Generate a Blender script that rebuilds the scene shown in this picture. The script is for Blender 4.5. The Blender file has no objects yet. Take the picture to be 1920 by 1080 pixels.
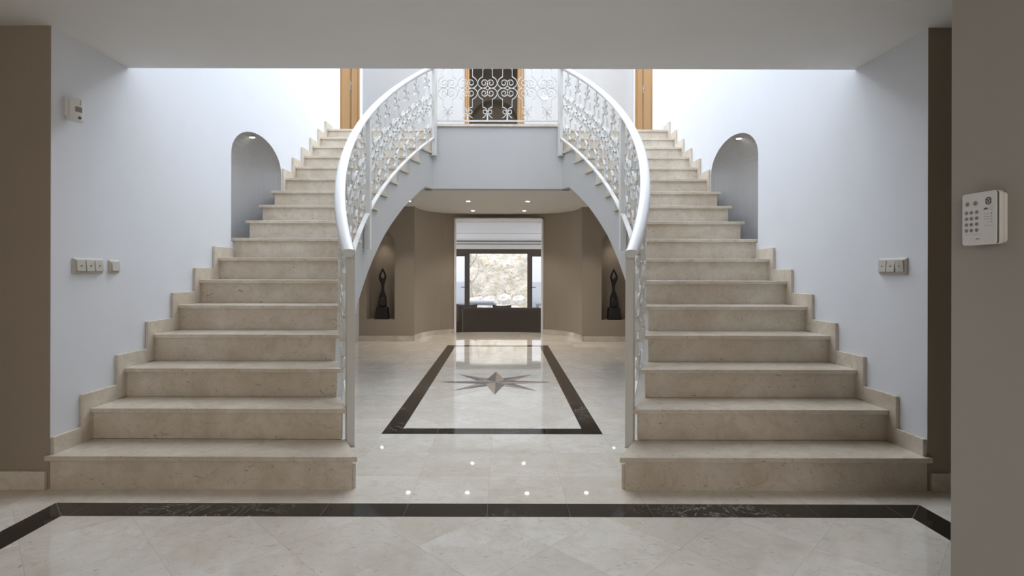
import bpy, bmesh, math, random
from mathutils import Vector, Matrix
from mathutils.noise import noise as pnoise
random.seed(4)
SC = bpy.context.scene
COL = SC.collection
PI = math.pi

# ------------------------------------------------------------------ camera
H = 1.113            # eye height
CX = 0.068           # eye offset from the axis of symmetry
cam_d = bpy.data.cameras.new('camera'); cam = bpy.data.objects.new('camera', cam_d); COL.objects.link(cam)
cam.location = (CX, 0, H)
cam.rotation_euler = (PI/2, math.radians(-0.14), 0)
cam_d.sensor_width = 36.0
cam_d.lens = 36.0*1000/1920
cam_d.shift_x = 18/1920
cam_d.shift_y = -30/1920
cam_d.clip_start = 0.05; cam_d.clip_end = 200
SC.camera = cam

# ------------------------------------------------------------------ light
SC.view_settings.view_transform = 'Standard'
SC.view_settings.look = 'None'
SC.view_settings.gamma = 1
SC.view_settings.use_curve_mapping = False
SC.view_settings.exposure = 0.85
w = bpy.data.worlds.new('sky'); SC.world = w; w.use_nodes = True
w.node_tree.nodes['Background'].inputs[0].default_value = (0.86, 0.92, 1.0, 1)
w.node_tree.nodes['Background'].inputs[1].default_value = 0.95

def area(name, loc, rot, sx, sy, power, col):
    l = bpy.data.lights.new(name, 'AREA'); l.shape = 'RECTANGLE'; l.size = sx; l.size_y = sy
    l.energy = power; l.color = col
    o = bpy.data.objects.new(name, l); o.location = loc; o.rotation_euler = rot; COL.objects.link(o)
    return o
area('skylight_daylight', (0, 6.2, 7.75), (0, 0, 0), 3.4, 4.2, 88, (0.89, 0.945, 1.0))
area('rear_high_fill', (0, 8.6, 6.5), (math.radians(-62), 0, 0), 3.8, 1.8, 150, (0.86, 0.93, 1.0))  # added fill high at the back wall, which has no window
area('front_high_fill', (0, 2.85, 5.6), (math.radians(68), 0, 0), 3.8, 2.6, 36, (0.90, 0.95, 1.0))  # unseen fill added to brighten the upper risers and landing
for sx in (-1, 1): area('living_side_fill', (sx*4.1, 13.2, 0.7), (0, sx*PI/2, 0), 2.2, 4.0, 34, (0.95, 0.97, 1.0))  # pair of fills added to lift the dark living room, no windows there
gp = area('garden_window_portal', (0, 16.3, 0.6), (-PI/2, 0, 0), 8.0, 2.2, 10, (1, 1, 1)); gp.data.cycles.is_portal = True
area('entrance_fill', (0, -2.9, 1.95), (math.radians(28), 0, 0), 2.8, 1.5, 41, (1.0, 0.95, 0.89))  # soft fill added behind the camera for the entrance floor and ceiling
sun = bpy.data.lights.new('sun', 'SUN'); sun.energy = 0.8; sun.angle = 0.02; sun.color = (1, 0.97, 0.92)
so = bpy.data.objects.new('sun', sun); so.rotation_euler = (math.radians(40), math.radians(14), math.radians(-25)); COL.objects.link(so)

# ------------------------------------------------------------------ helpers
def link(o, parent=None):
    COL.objects.link(o)
    if parent is not None: o.parent = parent
    return o
def tag(o, label=None, cat=None, group=None, kind=None):
    if label: o['label'] = label
    if cat: o['category'] = cat
    if group: o['group'] = group
    if kind: o['kind'] = kind
    return o
def thing(name, label, cat, group=None, loc=(0, 0, 0)):
    o = bpy.data.objects.new(name, None); o.empty_display_size = 0.1; o.location = loc
    COL.objects.link(o); return tag(o, label, cat, group)
def obj(name, bm, mat, parent=None, smooth=False, recalc=True, bevel=0):
    if recalc: bmesh.ops.recalc_face_normals(bm, faces=bm.faces)
    me = bpy.data.meshes.new(name); bm.to_mesh(me); bm.free()
    mats = mat if isinstance(mat, (list, tuple)) else [mat]
    for m in mats: me.materials.append(m)
    if smooth:
        for p in me.polygons: p.use_smooth = True
    o = bpy.data.objects.new(name, me)
    link(o, parent)
    if parent is not None and parent.type == 'EMPTY':
        o.matrix_parent_inverse = Matrix.Translation(-Vector(parent.location))
    if bevel:
        b = o.modifiers.new('bevel', 'BEVEL'); b.width = bevel; b.segments = 2; b.limit_method = 'ANGLE'
    return o
def struct(name, bm, mat, **k):
    o = obj(name, bm, mat, **k); o['kind'] = 'structure'; return o
def box(bm, x0, x1, y0, y1, z0, z1, mi=0):
    v = [bm.verts.new((x, y, z)) for z in (z0, z1) for x, y in ((x0, y0), (x1, y0), (x1, y1), (x0, y1))]
    for f in ((0, 3, 2, 1), (4, 5, 6, 7), (0, 1, 5, 4), (1, 2, 6, 5), (2, 3, 7, 6), (3, 0, 4, 7)):
        bm.faces.new([v[i] for i in f]).material_index = mi
    return bm
def bx(*a): return box(bmesh.new(), *a)
def prism(bm, pts, z0, z1, mi=0, axis='z'):
    """polygon pts extruded between z0 and z1 along axis ('z': pts=(x,y); 'y': pts=(x,z); 'x': pts=(y,z))"""
    def P(p, h):
        return {'z': (p[0], p[1], h), 'y': (p[0], h, p[1]), 'x': (h, p[0], p[1])}[axis]
    a = [bm.verts.new(P(p, z0)) for p in pts]; b = [bm.verts.new(P(p, z1)) for p in pts]
    n = len(pts)
    for f in [a, b[::-1]] + [[a[i], a[(i+1) % n], b[(i+1) % n], b[i]] for i in range(n)]:
        bm.faces.new(f).material_index = mi
    return bm
def lathe(bm, prof, c=(0, 0, 0), seg=20, axis='z', mi=0, cap=True):
    rings = []
    for r, h in prof:
        ring = []
        for k in range(seg):
            a = 2*PI*k/seg; p = (r*math.cos(a), r*math.sin(a))
            q = {'z': (p[0], p[1], h), 'y': (p[0], h, p[1]), 'x': (h, p[0], p[1])}[axis]
            ring.append(bm.verts.new((c[0]+q[0], c[1]+q[1], c[2]+q[2])))
        rings.append(ring)
    for a, b in zip(rings, rings[1:]):
        for k in range(seg):
            bm.faces.new((a[k], a[(k+1) % seg], b[(k+1) % seg], b[k])).material_index = mi
    if cap:
        bm.faces.new(rings[0]).material_index = mi; bm.faces.new(rings[-1][::-1]).material_index = mi
    return bm
def tube(bm, pts, rad, seg=10):
    """round tube along pts; rad number or list"""
    pts = [Vector(p) for p in pts]; n = len(pts)
    rad = rad if isinstance(rad, (list, tuple)) else [rad]*n
    rings = []; up = None
    for i, p in enumerate(pts):
        t = (pts[min(i+1, n-1)]-pts[max(i-1, 0)]).normalized()
        if up is None: up = t.orthogonal().normalized()
        up = (up - t*up.dot(t)).normalized(); s = t.cross(up)
        rings.append([bm.verts.new(p+rad[i]*(up*math.cos(2*PI*k/seg)+s*math.sin(2*PI*k/seg))) for k in range(seg)])
    for a, b in zip(rings, rings[1:]):
        for k in range(seg): bm.faces.new((a[k], a[(k+1) % seg], b[(k+1) % seg], b[k]))
    bm.faces.new(rings[0][::-1]); bm.faces.new(rings[-1])
    return bm
def catmull(pts, n=6):
    out = []
    P = [pts[0]]+list(pts)+[pts[-1]]
    for i in range(1, len(P)-2):
        p0, p1, p2, p3 = [Vector(p) for p in P[i-1:i+3]]
        for k in range(n):
            t = k/n
            out.append(0.5*((2*p1)+(p2-p0)*t+(2*p0-5*p1+4*p2-p3)*t*t+(3*p1-p0-3*p2+p3)*t**3))
    out.append(Vector(pts[-1])); return out

# ------------------------------------------------------------------ materials
class NT:
    def __init__(s, name):
        s.m = bpy.data.materials.new(name); s.m.use_nodes = True
        s.t = s.m.node_tree; s.b = s.t.nodes['Principled BSDF']; s.out = s.t.nodes['Material Output']
    def n(s, kind, **k):
        nd = s.t.nodes.new(kind)
        for a, v in k.items():
            if a.startswith('i_'):
                key = a[2:]; key = int(key) if key.isdigit() else key.replace('_', ' ')
                nd.inputs[key].default_value = v
            else: setattr(nd, a, v)
        return nd
    def l(s, a, b): s.t.links.new(a, b)
    def math(s, op, a, b=None, c=None):
        nd = s.n('ShaderNodeMath', operation=op)
        for i, v in enumerate((a, b, c)):
            if v is None: continue
            if hasattr(v, 'links'): s.l(v, nd.inputs[i])
            else: nd.inputs[i].default_value = v
        return nd.outputs[0]
    def mix(s, fac, a, b):
        nd = s.n('ShaderNodeMix', data_type='RGBA')
        for i, v in ((0, fac), (6, a), (7, b)):
            if hasattr(v, 'links'): s.l(v, nd.inputs[i])
            else: nd.inputs[i].default_value = v if i == 0 else (*v, 1) if len(v) == 3 else v
        return nd.outputs[2]
    def ramp(s, x, stops):
        nd = s.n('ShaderNodeValToRGB'); s.l(x, nd.inputs[0]); e = nd.color_ramp.elements
        while len(e) < len(stops): e.new(0.5)
        for el, (p, c) in zip(e, stops):
            el.position = p; el.color = (c, c, c, 1) if not hasattr(c, '__len__') else (*c, 1)
        return nd.outputs[0]
    def noise(s, vec, scale, detail=4, rough=0.55, dist=0):
        nd = s.n('ShaderNodeTexNoise'); nd.inputs['Scale'].default_value = scale
        nd.inputs['Detail'].default_value = detail; nd.inputs['Roughness'].default_value = rough
        nd.inputs['Distortion'].default_value = dist
        if vec is not None: s.l(vec, nd.inputs['Vector'])
        return nd.outputs[0]
    def bump(s, h, strength, dist=0.01):
        nd = s.n('ShaderNodeBump'); nd.inputs['Strength'].default_value = strength; nd.inputs['Distance'].default_value = dist
        s.l(h, nd.inputs['Height']); s.l(nd.outputs[0], s.b.inputs['Normal'])
    def pos(s): return s.n('ShaderNodeTexCoord').outputs['Object']

def paint(name, col, rough=0.85, var=0.03, bump=0.05, scale=3.0):
    s = NT(name); p = s.pos(); f = s.noise(p, scale)
    c2 = tuple(max(0, c*(1-var*2)) for c in col)
    s.l(s.mix(f, col, c2), s.b.inputs['Base Color']); s.b.inputs['Roughness'].default_value = rough
    if bump: s.bump(s.noise(p, 90, 3), bump, 0.004)
    return s.m
def plain(name, col, rough=0.5, metal=0.0, emit=0, spec=0.5):
    s = NT(name); f = s.noise(s.pos(), 12)
    s.l(s.mix(f, col, tuple(c*0.92 for c in col)), s.b.inputs['Base Color'])
    s.b.inputs['Roughness'].default_value = rough; s.b.inputs['Metallic'].default_value = metal
    s.b.inputs['Specular IOR Level'].default_value = spec
    if emit:
        s.b.inputs['Emission Color'].default_value = (*col, 1); s.b.inputs['Emission Strength'].default_value = emit
    return s.m

def marble_color(s, p, base, light, dark, seed_vec=None):
    f1 = s.noise(p, 2.2, 6, 0.6, 0.8)
    col = s.mix(s.ramp(f1, [(0.35, 0), (0.68, 1)]), base, light)
    f2 = s.noise(p, 9, 5, 0.65, 1.2)
    col = s.mix(s.math('MULTIPLY', s.ramp(f2, [(0.45, 0), (0.75, 1)]), 0.5), col, dark)
    mp = s.n('ShaderNodeMapping'); s.l(p, mp.inputs[0]); mp.inputs['Rotation'].default_value = (0.4, 0.3, 0.6)
    mp.inputs['Scale'].default_value = (1, 2.6, 1.6)
    f3 = s.noise(mp.outputs[0], 17, 4, 0.7, 2.0)
    sp = s.ramp(f3, [(0.63, 0), (0.68, 1)])
    col = s.mix(s.math('MULTIPLY', sp, 0.68), col, tuple(c*0.42 for c in dark))
    f4 = s.noise(mp.outputs[0], 3.1, 3, 0.6, 1.5)
    vein = s.math('ABSOLUTE', s.math('SUBTRACT', f4, 0.5))
    vv = s.ramp(vein, [(0.0, 1), (0.006, 0)])
    col = s.mix(s.math('MULTIPLY', vv, 0.35), col, tuple(c*0.6 for c in dark))
    return col
CREMA = (0.60, 0.525, 0.43); CREMA_L = (0.74, 0.68, 0.595); CREMA_D = (0.46, 0.375, 0.285)
def cream_marble(name, rough=0.22):
    s = NT(name); p = s.pos()
    s.l(marble_color(s, p, CREMA, CREMA_L, CREMA_D), s.b.inputs['Base Color'])
    s.b.inputs['Roughness'].default_value = rough
    return s.m
def floor_material():
    s = NT('polished cream marble tiles'); p = s.pos()
    sep = s.n('ShaderNodeSeparateXYZ'); s.l(p, sep.inputs[0]); X, Y = sep.outputs[0], sep.outputs[1]
    T = 0.38
    # diagonal areas: entrance field and inside of the dark frame
    entr = s.math('LESS_THAN', Y, 2.49)
    fr = s.math('MULTIPLY', s.math('LESS_THAN', s.math('ABSOLUTE', X), 0.69),
                s.math('MULTIPLY', s.math('GREATER_THAN', Y, 3.72), s.math('LESS_THAN', Y, 8.0)))
    diag = s.math('MAXIMUM', entr, fr)
    r = math.sqrt(0.5)
    dx, dy = 1.068, 2.43
    xs = s.math('SUBTRACT', X, dx); ys = s.math('SUBTRACT', Y, dy)
    u1 = s.math('MULTIPLY', s.math('ADD', xs, ys), r); v1 = s.math('MULTIPLY', s.math('SUBTRACT', ys, xs), r)
    u0 = X; v0 = s.math('SUBTRACT', Y, 2.525)
    mixf = s.n('ShaderNodeMix'); s.l(diag, mixf.inputs[0]); s.l(u0, mixf.inputs[2]); s.l(u1, mixf.inputs[3])
    mixg = s.n('ShaderNodeMix'); s.l(diag, mixg.inputs[0]); s.l(v0, mixg.inputs[2]); s.l(v1, mixg.inputs[3])
    U = s.math('DIVIDE', mixf.outputs[0], T); V = s.math('DIVIDE', mixg.outputs[0], T)
    fu = s.math('FLOOR', U); fv = s.math('FLOOR', V)
    eu = s.math('ABSOLUTE', s.math('SUBTRACT', s.math('SUBTRACT', U, fu), 0.5))
    ev = s.math('ABSOLUTE', s.math('SUBTRACT', s.math('SUBTRACT', V, fv), 0.5))
    joint = s.math('GREATER_THAN', s.math('MAXIMUM', eu, ev), 0.5-0.0022)
    cmb = s.n('ShaderNodeCombineXYZ'); s.l(fu, cmb.inputs[0]); s.l(fv, cmb.inputs[1]); s.l(diag, cmb.inputs[2])
    wn = s.n('ShaderNodeTexWhiteNoise'); s.l(cmb.outputs[0], wn.inputs[0])
    off = s.n('ShaderNodeVectorMath', operation='MULTIPLY'); s.l(wn.outputs[1], off.inputs[0]); off.inputs[1].default_value = (7, 7, 7)
    add = s.n('ShaderNodeVectorMath', operation='ADD'); s.l(p, add.inputs[0]); s.l(off.outputs[0], add.inputs[1])
    col = marble_color(s, add.outputs[0], (0.71, 0.665, 0.595), (0.82, 0.79, 0.735), (0.58, 0.505, 0.41))
    tint = s.math('MULTIPLY', wn.outputs[0], 0.22)
    col = s.mix(tint, col, (0.50, 0.43, 0.34))
    col = s.mix(s.math('MULTIPLY', joint, 0.45), col, (0.30, 0.25, 0.20))
    s.l(col, s.b.inputs['Base Color'])
    s.b.inputs['Roughness'].default_value = 0.03
    s.b.inputs['IOR'].default_value = 1.62
    s.bump(s.noise(p, 2.5, 2), 0.02, 0.02)
    return s.m
def black_marble():
    s = NT('black marble with white veins'); p = s.pos()
    f = s.noise(p, 4.0, 6, 0.7, 2.2)
    v = s.ramp(s.math('ABSOLUTE', s.math('SUBTRACT', f, 0.5)), [(0.0, 1), (0.012, 0)])
    g = s.noise(p, 1.3, 2); v = s.math('MULTIPLY', v, s.ramp(g, [(0.50, 0), (0.62, 1)]))
    sep = s.n('ShaderNodeSeparateXYZ'); s.l(p, sep.inputs[0])
    fu = s.math('ABSOLUTE', s.math('SUBTRACT', s.math('FRACT', s.math('DIVIDE', sep.outputs[0], 0.38)), 0.5))
    jt = s.math('GREATER_THAN', fu, 0.4965)
    col = s.mix(s.math('MULTIPLY', v, 0.75), (0.016, 0.014, 0.013), (0.55, 0.52, 0.48))
    col = s.mix(s.math('MULTIPLY', jt, 0.4), col, (0.3, 0.26, 0.2))
    s.l(col, s.b.inputs['Base Color']); s.b.inputs['Roughness'].default_value = 0.07; s.b.inputs['IOR'].default_value = 1.6
    return s.m
def wood(name):
    s = NT(name); p = s.pos()
    mp = s.n('ShaderNodeMapping'); s.l(p, mp.inputs[0]); mp.inputs['Scale'].default_value = (14, 14, 0.9)
    f = s.noise(mp.outputs[0], 2.2, 5, 0.6, 0.6)
    s.l(s.mix(f, (0.38, 0.215, 0.075), (0.29, 0.15, 0.045)), s.b.inputs['Base Color'])
    s.b.inputs['Roughness'].default_value = 0.4
    return s.m
def rock(name, a, b, c):
    s = NT(name); p = s.pos()
    f = s.noise(p, 1.6, 8, 0.7, 0.6); g = s.noise(p, 7, 5, 0.7, 0.5)
    col = s.mix(s.ramp(f, [(0.38, 0), (0.62, 1)]), a, b)
    col = s.mix(s.ramp(g, [(0.56, 0), (0.66, 1)]), col, c)
    s.l(col, s.b.inputs['Base Color']); s.b.inputs['Roughness'].default_value = 0.95
    s.bump(g, 0.6, 0.1)
    return s.m
def glass(name):
    s = NT(name); t = s.n('ShaderNodeBsdfTransparent'); g = s.n('ShaderNodeBsdfGlossy'); g.inputs['Roughness'].default_value = 0.02
    fr = s.n('ShaderNodeFresnel'); fr.inputs[0].default_value = 1.3
    m = s.n('ShaderNodeMixShader'); s.l(fr.outputs[0], m.inputs[0]); s.l(t.outputs[0], m.inputs[1]); s.l(g.outputs[0], m.inputs[2])
    s.l(m.outputs[0], s.out.inputs[0]); return s.m

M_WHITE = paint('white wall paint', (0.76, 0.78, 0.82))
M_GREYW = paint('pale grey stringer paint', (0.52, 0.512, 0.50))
M_NICHE = paint('shade grey niche paint', (0.42, 0.415, 0.41))  # niche shade put into the colour as a greyer tone
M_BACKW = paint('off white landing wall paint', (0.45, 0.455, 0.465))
M_CEIL = paint('white ceiling paint', (0.85, 0.845, 0.84))
M_BROWN = paint('taupe brown wall paint', (0.36, 0.305, 0.243))
M_TAUPE = paint('light taupe wall paint', (0.40, 0.37, 0.33))
M_CORRC = paint('beige ceiling paint', (0.74, 0.71, 0.67))
M_MARBLE = cream_marble('cream marble stair stone')
M_RISER = cream_marble('cream marble riser stone', 0.3)
M_FLOOR = floor_material()
M_BLACK = black_marble()
M_IRON = paint('white painted wrought iron', (0.66, 0.65, 0.62), 0.35, 0.02, 0)
M_RAIL = paint('white lacquered handrail', (0.74, 0.75, 0.775), 0.35, 0.02, 0)
M_WOOD = wood('honey oak')
M_DARKGAP = plain('dark shadow gap', (0.03, 0.025, 0.02), 0.8)
M_BRONZE = plain('dark bronze', (0.022, 0.019, 0.017), 0.4, 0.3)
M_METAL = plain('brushed metal', (0.5, 0.5, 0.5), 0.35, 0.9)
M_LAMP = plain('glowing lamp glass', (1.0, 0.93, 0.82), 0.5, 0, 12)
M_CHROME = plain('white lamp trim ring', (0.75, 0.74, 0.72), 0.3)
M_PLASTIC = plain('ivory switch plastic', (0.56, 0.53, 0.47), 0.4)
M_GREY_MARK = plain('grey print', (0.10, 0.10, 0.10), 0.6)
M_MIDGREY = plain('mid grey button print', (0.26, 0.25, 0.25), 0.5)
M_WPLASTIC = plain('white device plastic', (0.78, 0.77, 0.75), 0.4)
M_SEAM = plain('dark blue grey seam', (0.12, 0.125, 0.15), 0.5)
M_GLASS = glass('window glass')
M_FRAME = plain('dark brown window frame', (0.085, 0.065, 0.05), 0.4)
M_SOFA = paint('dark brown sofa fabric', (0.115, 0.088, 0.070), 0.95, 0.05, 0.2)
M_SOFA_T = paint('taupe sofa fabric', (0.16, 0.13, 0.105), 0.95, 0.05, 0.2)
M_LIVFLOOR = cream_marble('living room beige floor', 0.3)
M_HILL = rock('pale rocky hillside', (0.40, 0.355, 0.285), (0.66, 0.63, 0.575), (0.20, 0.15, 0.10))
M_BOULD = rock('white boulders', (0.72, 0.70, 0.66), (0.85, 0.84, 0.81), (0.4, 0.34, 0.27))
M_BARK = rock('grey bark', (0.42, 0.38, 0.34), (0.55, 0.51, 0.46), (0.25, 0.2, 0.17))
M_LEAF = plain('dry ochre leaves', (0.62, 0.36, 0.12), 0.8)
M_OUTWHITE = paint('white outdoor render', (0.93, 0.95, 1.0))
M_TERR = paint('pale terrace stone', (0.75, 0.73, 0.70))
M_OUTMET = plain('blue grey outdoor furniture', (0.42, 0.45, 0.52), 0.5)
M_OUTCUSH = paint('white outdoor cushion fabric', (0.85, 0.86, 0.9))
M_STAR_D = plain('grey brown marble inlay', (0.085, 0.068, 0.06), 0.08)
M_STAR_L = plain('tan marble inlay', (0.36, 0.27, 0.19), 0.08)

# ------------------------------------------------------------------ stair numbers
D0, TR, RI, NS = 2.70, 0.266, 0.175, 17
CC = (3.29, 4.85)
XW = 2.24           # side wall plane
ZC = 2.365          # entrance ceiling
ZK = 2.165          # corridor ceiling
def xin(y, R=4.5): return CC[0]-math.sqrt(R*R-(y-CC[1])**2)      # (left side, negative)
def zn(y): return ((y-D0)/TR+1)*RI

# ------------------------------------------------------------------ floor
def apse(n=28, a=1.35, b=1.20, p=2.5, y0=8.6):
    out = []
    for k in range(n+1):
        t = PI*(1-k/n)                       # x from -a to a
        c, s_ = math.cos(t), math.sin(t)
        x = a*math.copysign(abs(c)**(2/p), c); y = y0+b*abs(s_)**(2/p)
        out.append((x, y))
    return out
AP = apse()
bm = bmesh.new()
pts = [(-2.9, -3.6), (2.9, -3.6), (2.9, 8.62)] + [(x*1.06, y+0.10) for x, y in reversed(AP)] + [(-2.9, 8.62)]
prism(bm, pts, -0.6, 0.0)
floor = struct('floor', bm, M_FLOOR)
def frame_inlay(x0, x1, y0, y1, wd, name='border_inlay'):
    b = bmesh.new(); z = 0.0012
    o = [(x0, y0), (x1, y0), (x1, y1), (x0, y1)]; i = [(x0+wd, y0+wd), (x1-wd, y0+wd), (x1-wd, y1-wd), (x0+wd, y1-wd)]
    g = 0.0012
    for k in range(4):
        a, c = o[k], o[(k+1) % 4]; d, e = i[(k+1) % 4], i[k]
        # shrink each mitred strip a hair so the pale corner joints show
        ctr = Vector(((a[0]+c[0]+d[0]+e[0])/4, (a[1]+c[1]+d[1]+e[1])/4))
        def sh(q):
            v = ctr-Vector(q); dirn = Vector((c[0]-a[0], c[1]-a[1])).normalized()
            m = v.dot(dirn); return Vector(q)+dirn*math.copysign(min(abs(m), g), m)
        prism(b, [sh(a)[:], sh(c)[:], sh(d)[:], sh(e)[:]], 0.0, z)
    o2 = obj(name, b, M_BLACK, floor); return o2
tag(frame_inlay(-2.07, 2.07, -2.9, 2.559, 0.136), 'black marble border strip around the entrance floor')
tag(frame_inlay(-0.76, 0.76, 3.66, 8.09, 0.128), 'black marble rectangular frame in the hall floor')
b = bmesh.new()
R8, r8 = 0.556, 0.135
def star(b, rot, z0, z1):
    for k in range(4):
        a = rot+k*PI/2
        tip = (math.cos(a)*R8, 5.39+math.sin(a)*R8)
        for sgn, mi in ((1, 0), (-1, 1)):      # counter-clockwise half dark, clockwise half tan
            q = a+sgn*PI/4; s_ = (math.cos(q)*r8, 5.39+math.sin(q)*r8)
            prism(b, [(0, 5.39), tip, s_], z0, z1, mi)
star(b, PI/4, 0.0, 0.0012); star(b, 0, 0.0012, 0.0022)
tag(obj('compass_star', b, [M_STAR_D, M_STAR_L], floor), 'eight pointed compass star of grey and tan marble')

# ------------------------------------------------------------------ side walls with arched niches
NY0, NY1, NZB, NZS, NRISE, NDEP = 4.534, 5.56, 1.37, 2.12, 0.285, 0.24
def side_wall(s, name):
    bm = bmesh.new(); X = s*XW; XO = s*(XW+0.42)
    Y0, Y1, Z1 = 2.725, 9.1, 7.9
    N = 20; cy = (NY0+NY1)/2; a = (NY1-NY0)/2
    V = lambda x, y, z: bm.verts.new((x, y, z))
    def quad(*p, mi=0): bm.faces.new([V(*q) for q in p]).material_index = mi
    quad((X, Y0, 0), (X, NY0, 0), (X, NY0, Z1), (X, Y0, Z1))
    quad((X, NY1, 0), (X, Y1, 0), (X, Y1, Z1), (X, NY1, Z1))
    quad((X, NY0, 0), (X, NY1, 0), (X, NY1, NZB), (X, NY0, NZB))
    ang = [PI-PI*k/N for k in range(N+1)]
    arc = [(cy+a*math.cos(t), NZS+NRISE*math.sin(t)) for t in ang]
    for (y0, z0), (y1, z1) in zip(arc, arc[1:]):
        quad((X, y0, z0), (X, y1, z1), (X, y1, Z1), (X, y0, Z1))
    # niche: half elliptical shaft and quarter dome
    def shaft(t, dep=1.0): return (X+s*NDEP*math.sin(t)*dep, cy+a*math.cos(t))
    for t0, t1 in zip(ang, ang[1:]):
        p0, p1 = shaft(t0), shaft(t1)
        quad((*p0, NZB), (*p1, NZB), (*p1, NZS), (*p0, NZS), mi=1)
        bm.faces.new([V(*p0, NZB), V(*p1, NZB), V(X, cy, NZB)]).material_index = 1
    Q = 8
    for t0, t1 in zip(ang, ang[1:]):
        for j in range(Q):
            e0, e1 = j/Q*PI/2, (j+1)/Q*PI/2
            def dome(t, e):   # e=0 at spring, rotating forward to the arch face
                y = cy+a*math.cos(t); q = math.sin(t)
                return (X+s*NDEP*q*math.cos(e), y, NZS+NRISE*q*math.sin(e))
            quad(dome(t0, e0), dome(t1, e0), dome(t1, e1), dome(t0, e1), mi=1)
    # outer body
    quad((XO, Y0, 0), (XO, Y1, 0), (XO, Y1, Z1), (XO, Y0, Z1))
    quad((X, Y0, Z1), (XO, Y0, Z1), (XO, Y1, Z1), (X, Y1, Z1))
    quad((X, Y1, 0), (XO, Y1, 0), (XO, Y1, Z1), (X, Y1, Z1))
    bmesh.ops.remove_doubles(bm, verts=bm.verts, dist=0.0004)
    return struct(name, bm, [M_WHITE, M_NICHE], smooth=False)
side_wall(-1, 'wall_left'); side_wall(1, 'wall_right')
# brown end piers and entrance side walls
for s, nm in ((-1, 'wall_entrance_left'), (1, 'wall_entrance_right')):
    b = bmesh.new()
    xs = sorted((s*XW, s*2.70)); box(b, xs[0], xs[1], 2.722, 2.7245, 0, ZC)
    xs = sorted((s*2.53, s*2.70)); box(b, xs[0], xs[1], -3.5, 2.722, 0, ZC)
    struct(nm, b, M_BROWN)
    b = bmesh.new()
    xs = sorted((s*(XW+0.012), s*2.53)); box(b, xs[0], xs[1], 2.702, 2.722, 0, 0.095)
    xs = sorted((s*2.51, s*2.53)); box(b, xs[0], xs[1], -3.3, 2.702, 0, 0.095)
    struct('baseboard_left' if s < 0 else 'baseboard_right', b, M_MARBLE, bevel=0.003)
b = bmesh.new(); box(b, -2.7, 2.7, -3.75, -3.5, 0, ZC); struct('wall_rear', b, M_BROWN)
b = bmesh.new(); box(b, 1.528, 1.70, -1.2, 1.737, 0, ZC); struct('wall_partition', b, M_TAUPE, bevel=0.004)
# entrance ceiling = underside of the upper floor
b = bmesh.new(); box(b, -2.7, 2.7, -3.6, 2.725, ZC, 2.95); box(b, -XW, XW, 2.725, 3.288, ZC, 2.95)
struct('ceiling', b, M_CEIL)
b = bmesh.new(); box(b, -2.7, 2.7, 2.5, 2.72, 2.95, 7.9); struct('wall_front_upper', b, M_WHITE)
# atrium roof with a skylight opening
b = bmesh.new()
for a in ((-2.7, -1.75, 2.5, 9.1), (1.75, 2.7, 2.5, 9.1), (-1.75, 1.75, 2.5, 4.05), (-1.75, 1.75, 8.35, 9.1)):
    box(b, a[0], a[1], a[2], a[3], 7.8, 7.95)
struct('ceiling_atrium', b, M_WHITE)

# ------------------------------------------------------------------ corridor, landing, upper hall
b = bmesh.new(); box(b, -0.842, 0.842, 6.74, 6.90, ZK, 2.945)
struct('wall_balcony', b, M_GREYW)
b = bmesh.new()
box(b, -2.6, 2.6, 6.90, 10.4, ZK, 2.16+0.3)
struct('ceiling_corridor', b, M_CORRC)
b = bmesh.new(); prism(b, [(-0.80, 6.71), (0.80, 6.71), (0.80, 6.99), (XW, 6.99), (XW, 12.5), (-XW, 12.5), (-XW, 6.99), (-0.80, 6.99)], 2.946, 2.975)
struct('floor_landing', b, M_MARBLE)
b = bmesh.new(); box(b, -2.2, 2.2, 7.0, 12.5, 2.47, 2.945); struct('floor_slab', b, M_CEIL)
YB = 8.78
OX0, OX1, OZ = -0.56, 0.42, 5.05
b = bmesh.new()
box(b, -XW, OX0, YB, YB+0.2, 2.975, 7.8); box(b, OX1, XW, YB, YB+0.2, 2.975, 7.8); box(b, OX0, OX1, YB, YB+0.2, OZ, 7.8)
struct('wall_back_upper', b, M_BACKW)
# brown room beyond with an arched recess
b = bmesh.new()
ya = 10.3; ax0, ax1 = -0.565, 0.36; ac = (ax0+ax1)/2; ar = (ax1-ax0)/2; zs = 3.98
box(b, -2.2, ax0, ya, ya+0.3, 2.975, 5.6); box(b, ax1, 2.2, ya, ya+0.3, 2.975, 5.6)
N = 18
for k in range(N):
    t0, t1 = PI-PI*k/N, PI-PI*(k+1)/N
    p = [(ac+ar*math.cos(t0), zs+ar*math.sin(t0)), (ac+ar*math.cos(t1), zs+ar*math.sin(t1))]
    prism(b, [p[0], p[1], (p[1][0], 5.6), (p[0][0], 5.6)], ya, ya+0.3, 0, 'y')
box(b, -2.2, 2.2, ya+0.3, ya+0.42, 2.975, 5.6)
struct('wall_bedroom_corridor', b, M_BROWN)
b = bmesh.new(); box(b, -2.2, -2.1, YB+0.2, ya, 2.975, 5.6); box(b, 2.1, 2.2, YB+0.2, ya, 2.975, 5.6); box(b, -2.2, 2.2, YB+0.2, ya+0.4, 5.6, 5.7)
struct('wall_bedroom_sides', b, M_BROWN)
# central doorway casing
d3 = bmesh.new()
for x0, x1 in ((OX0, OX0+0.075), (OX1-0.11, OX1)):
    box(d3, x0, x1, YB-0.015, YB+0.215, 2.975, OZ)
box(d3, OX0, OX1, YB-0.015, YB+0.215, OZ-0.08, OZ)
d3o = struct('door_3', d3, M_WOOD, bevel=0.006)
b = bmesh.new()
for x in (OX0+0.018, OX0+0.05, OX1-0.09, OX1-0.055, OX1-0.02): box(b, x-0.003, x+0.003, YB-0.0165, YB-0.01, 2.975, OZ-0.08)
obj('casing_groove', b, M_DARKGAP, d3o)
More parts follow.
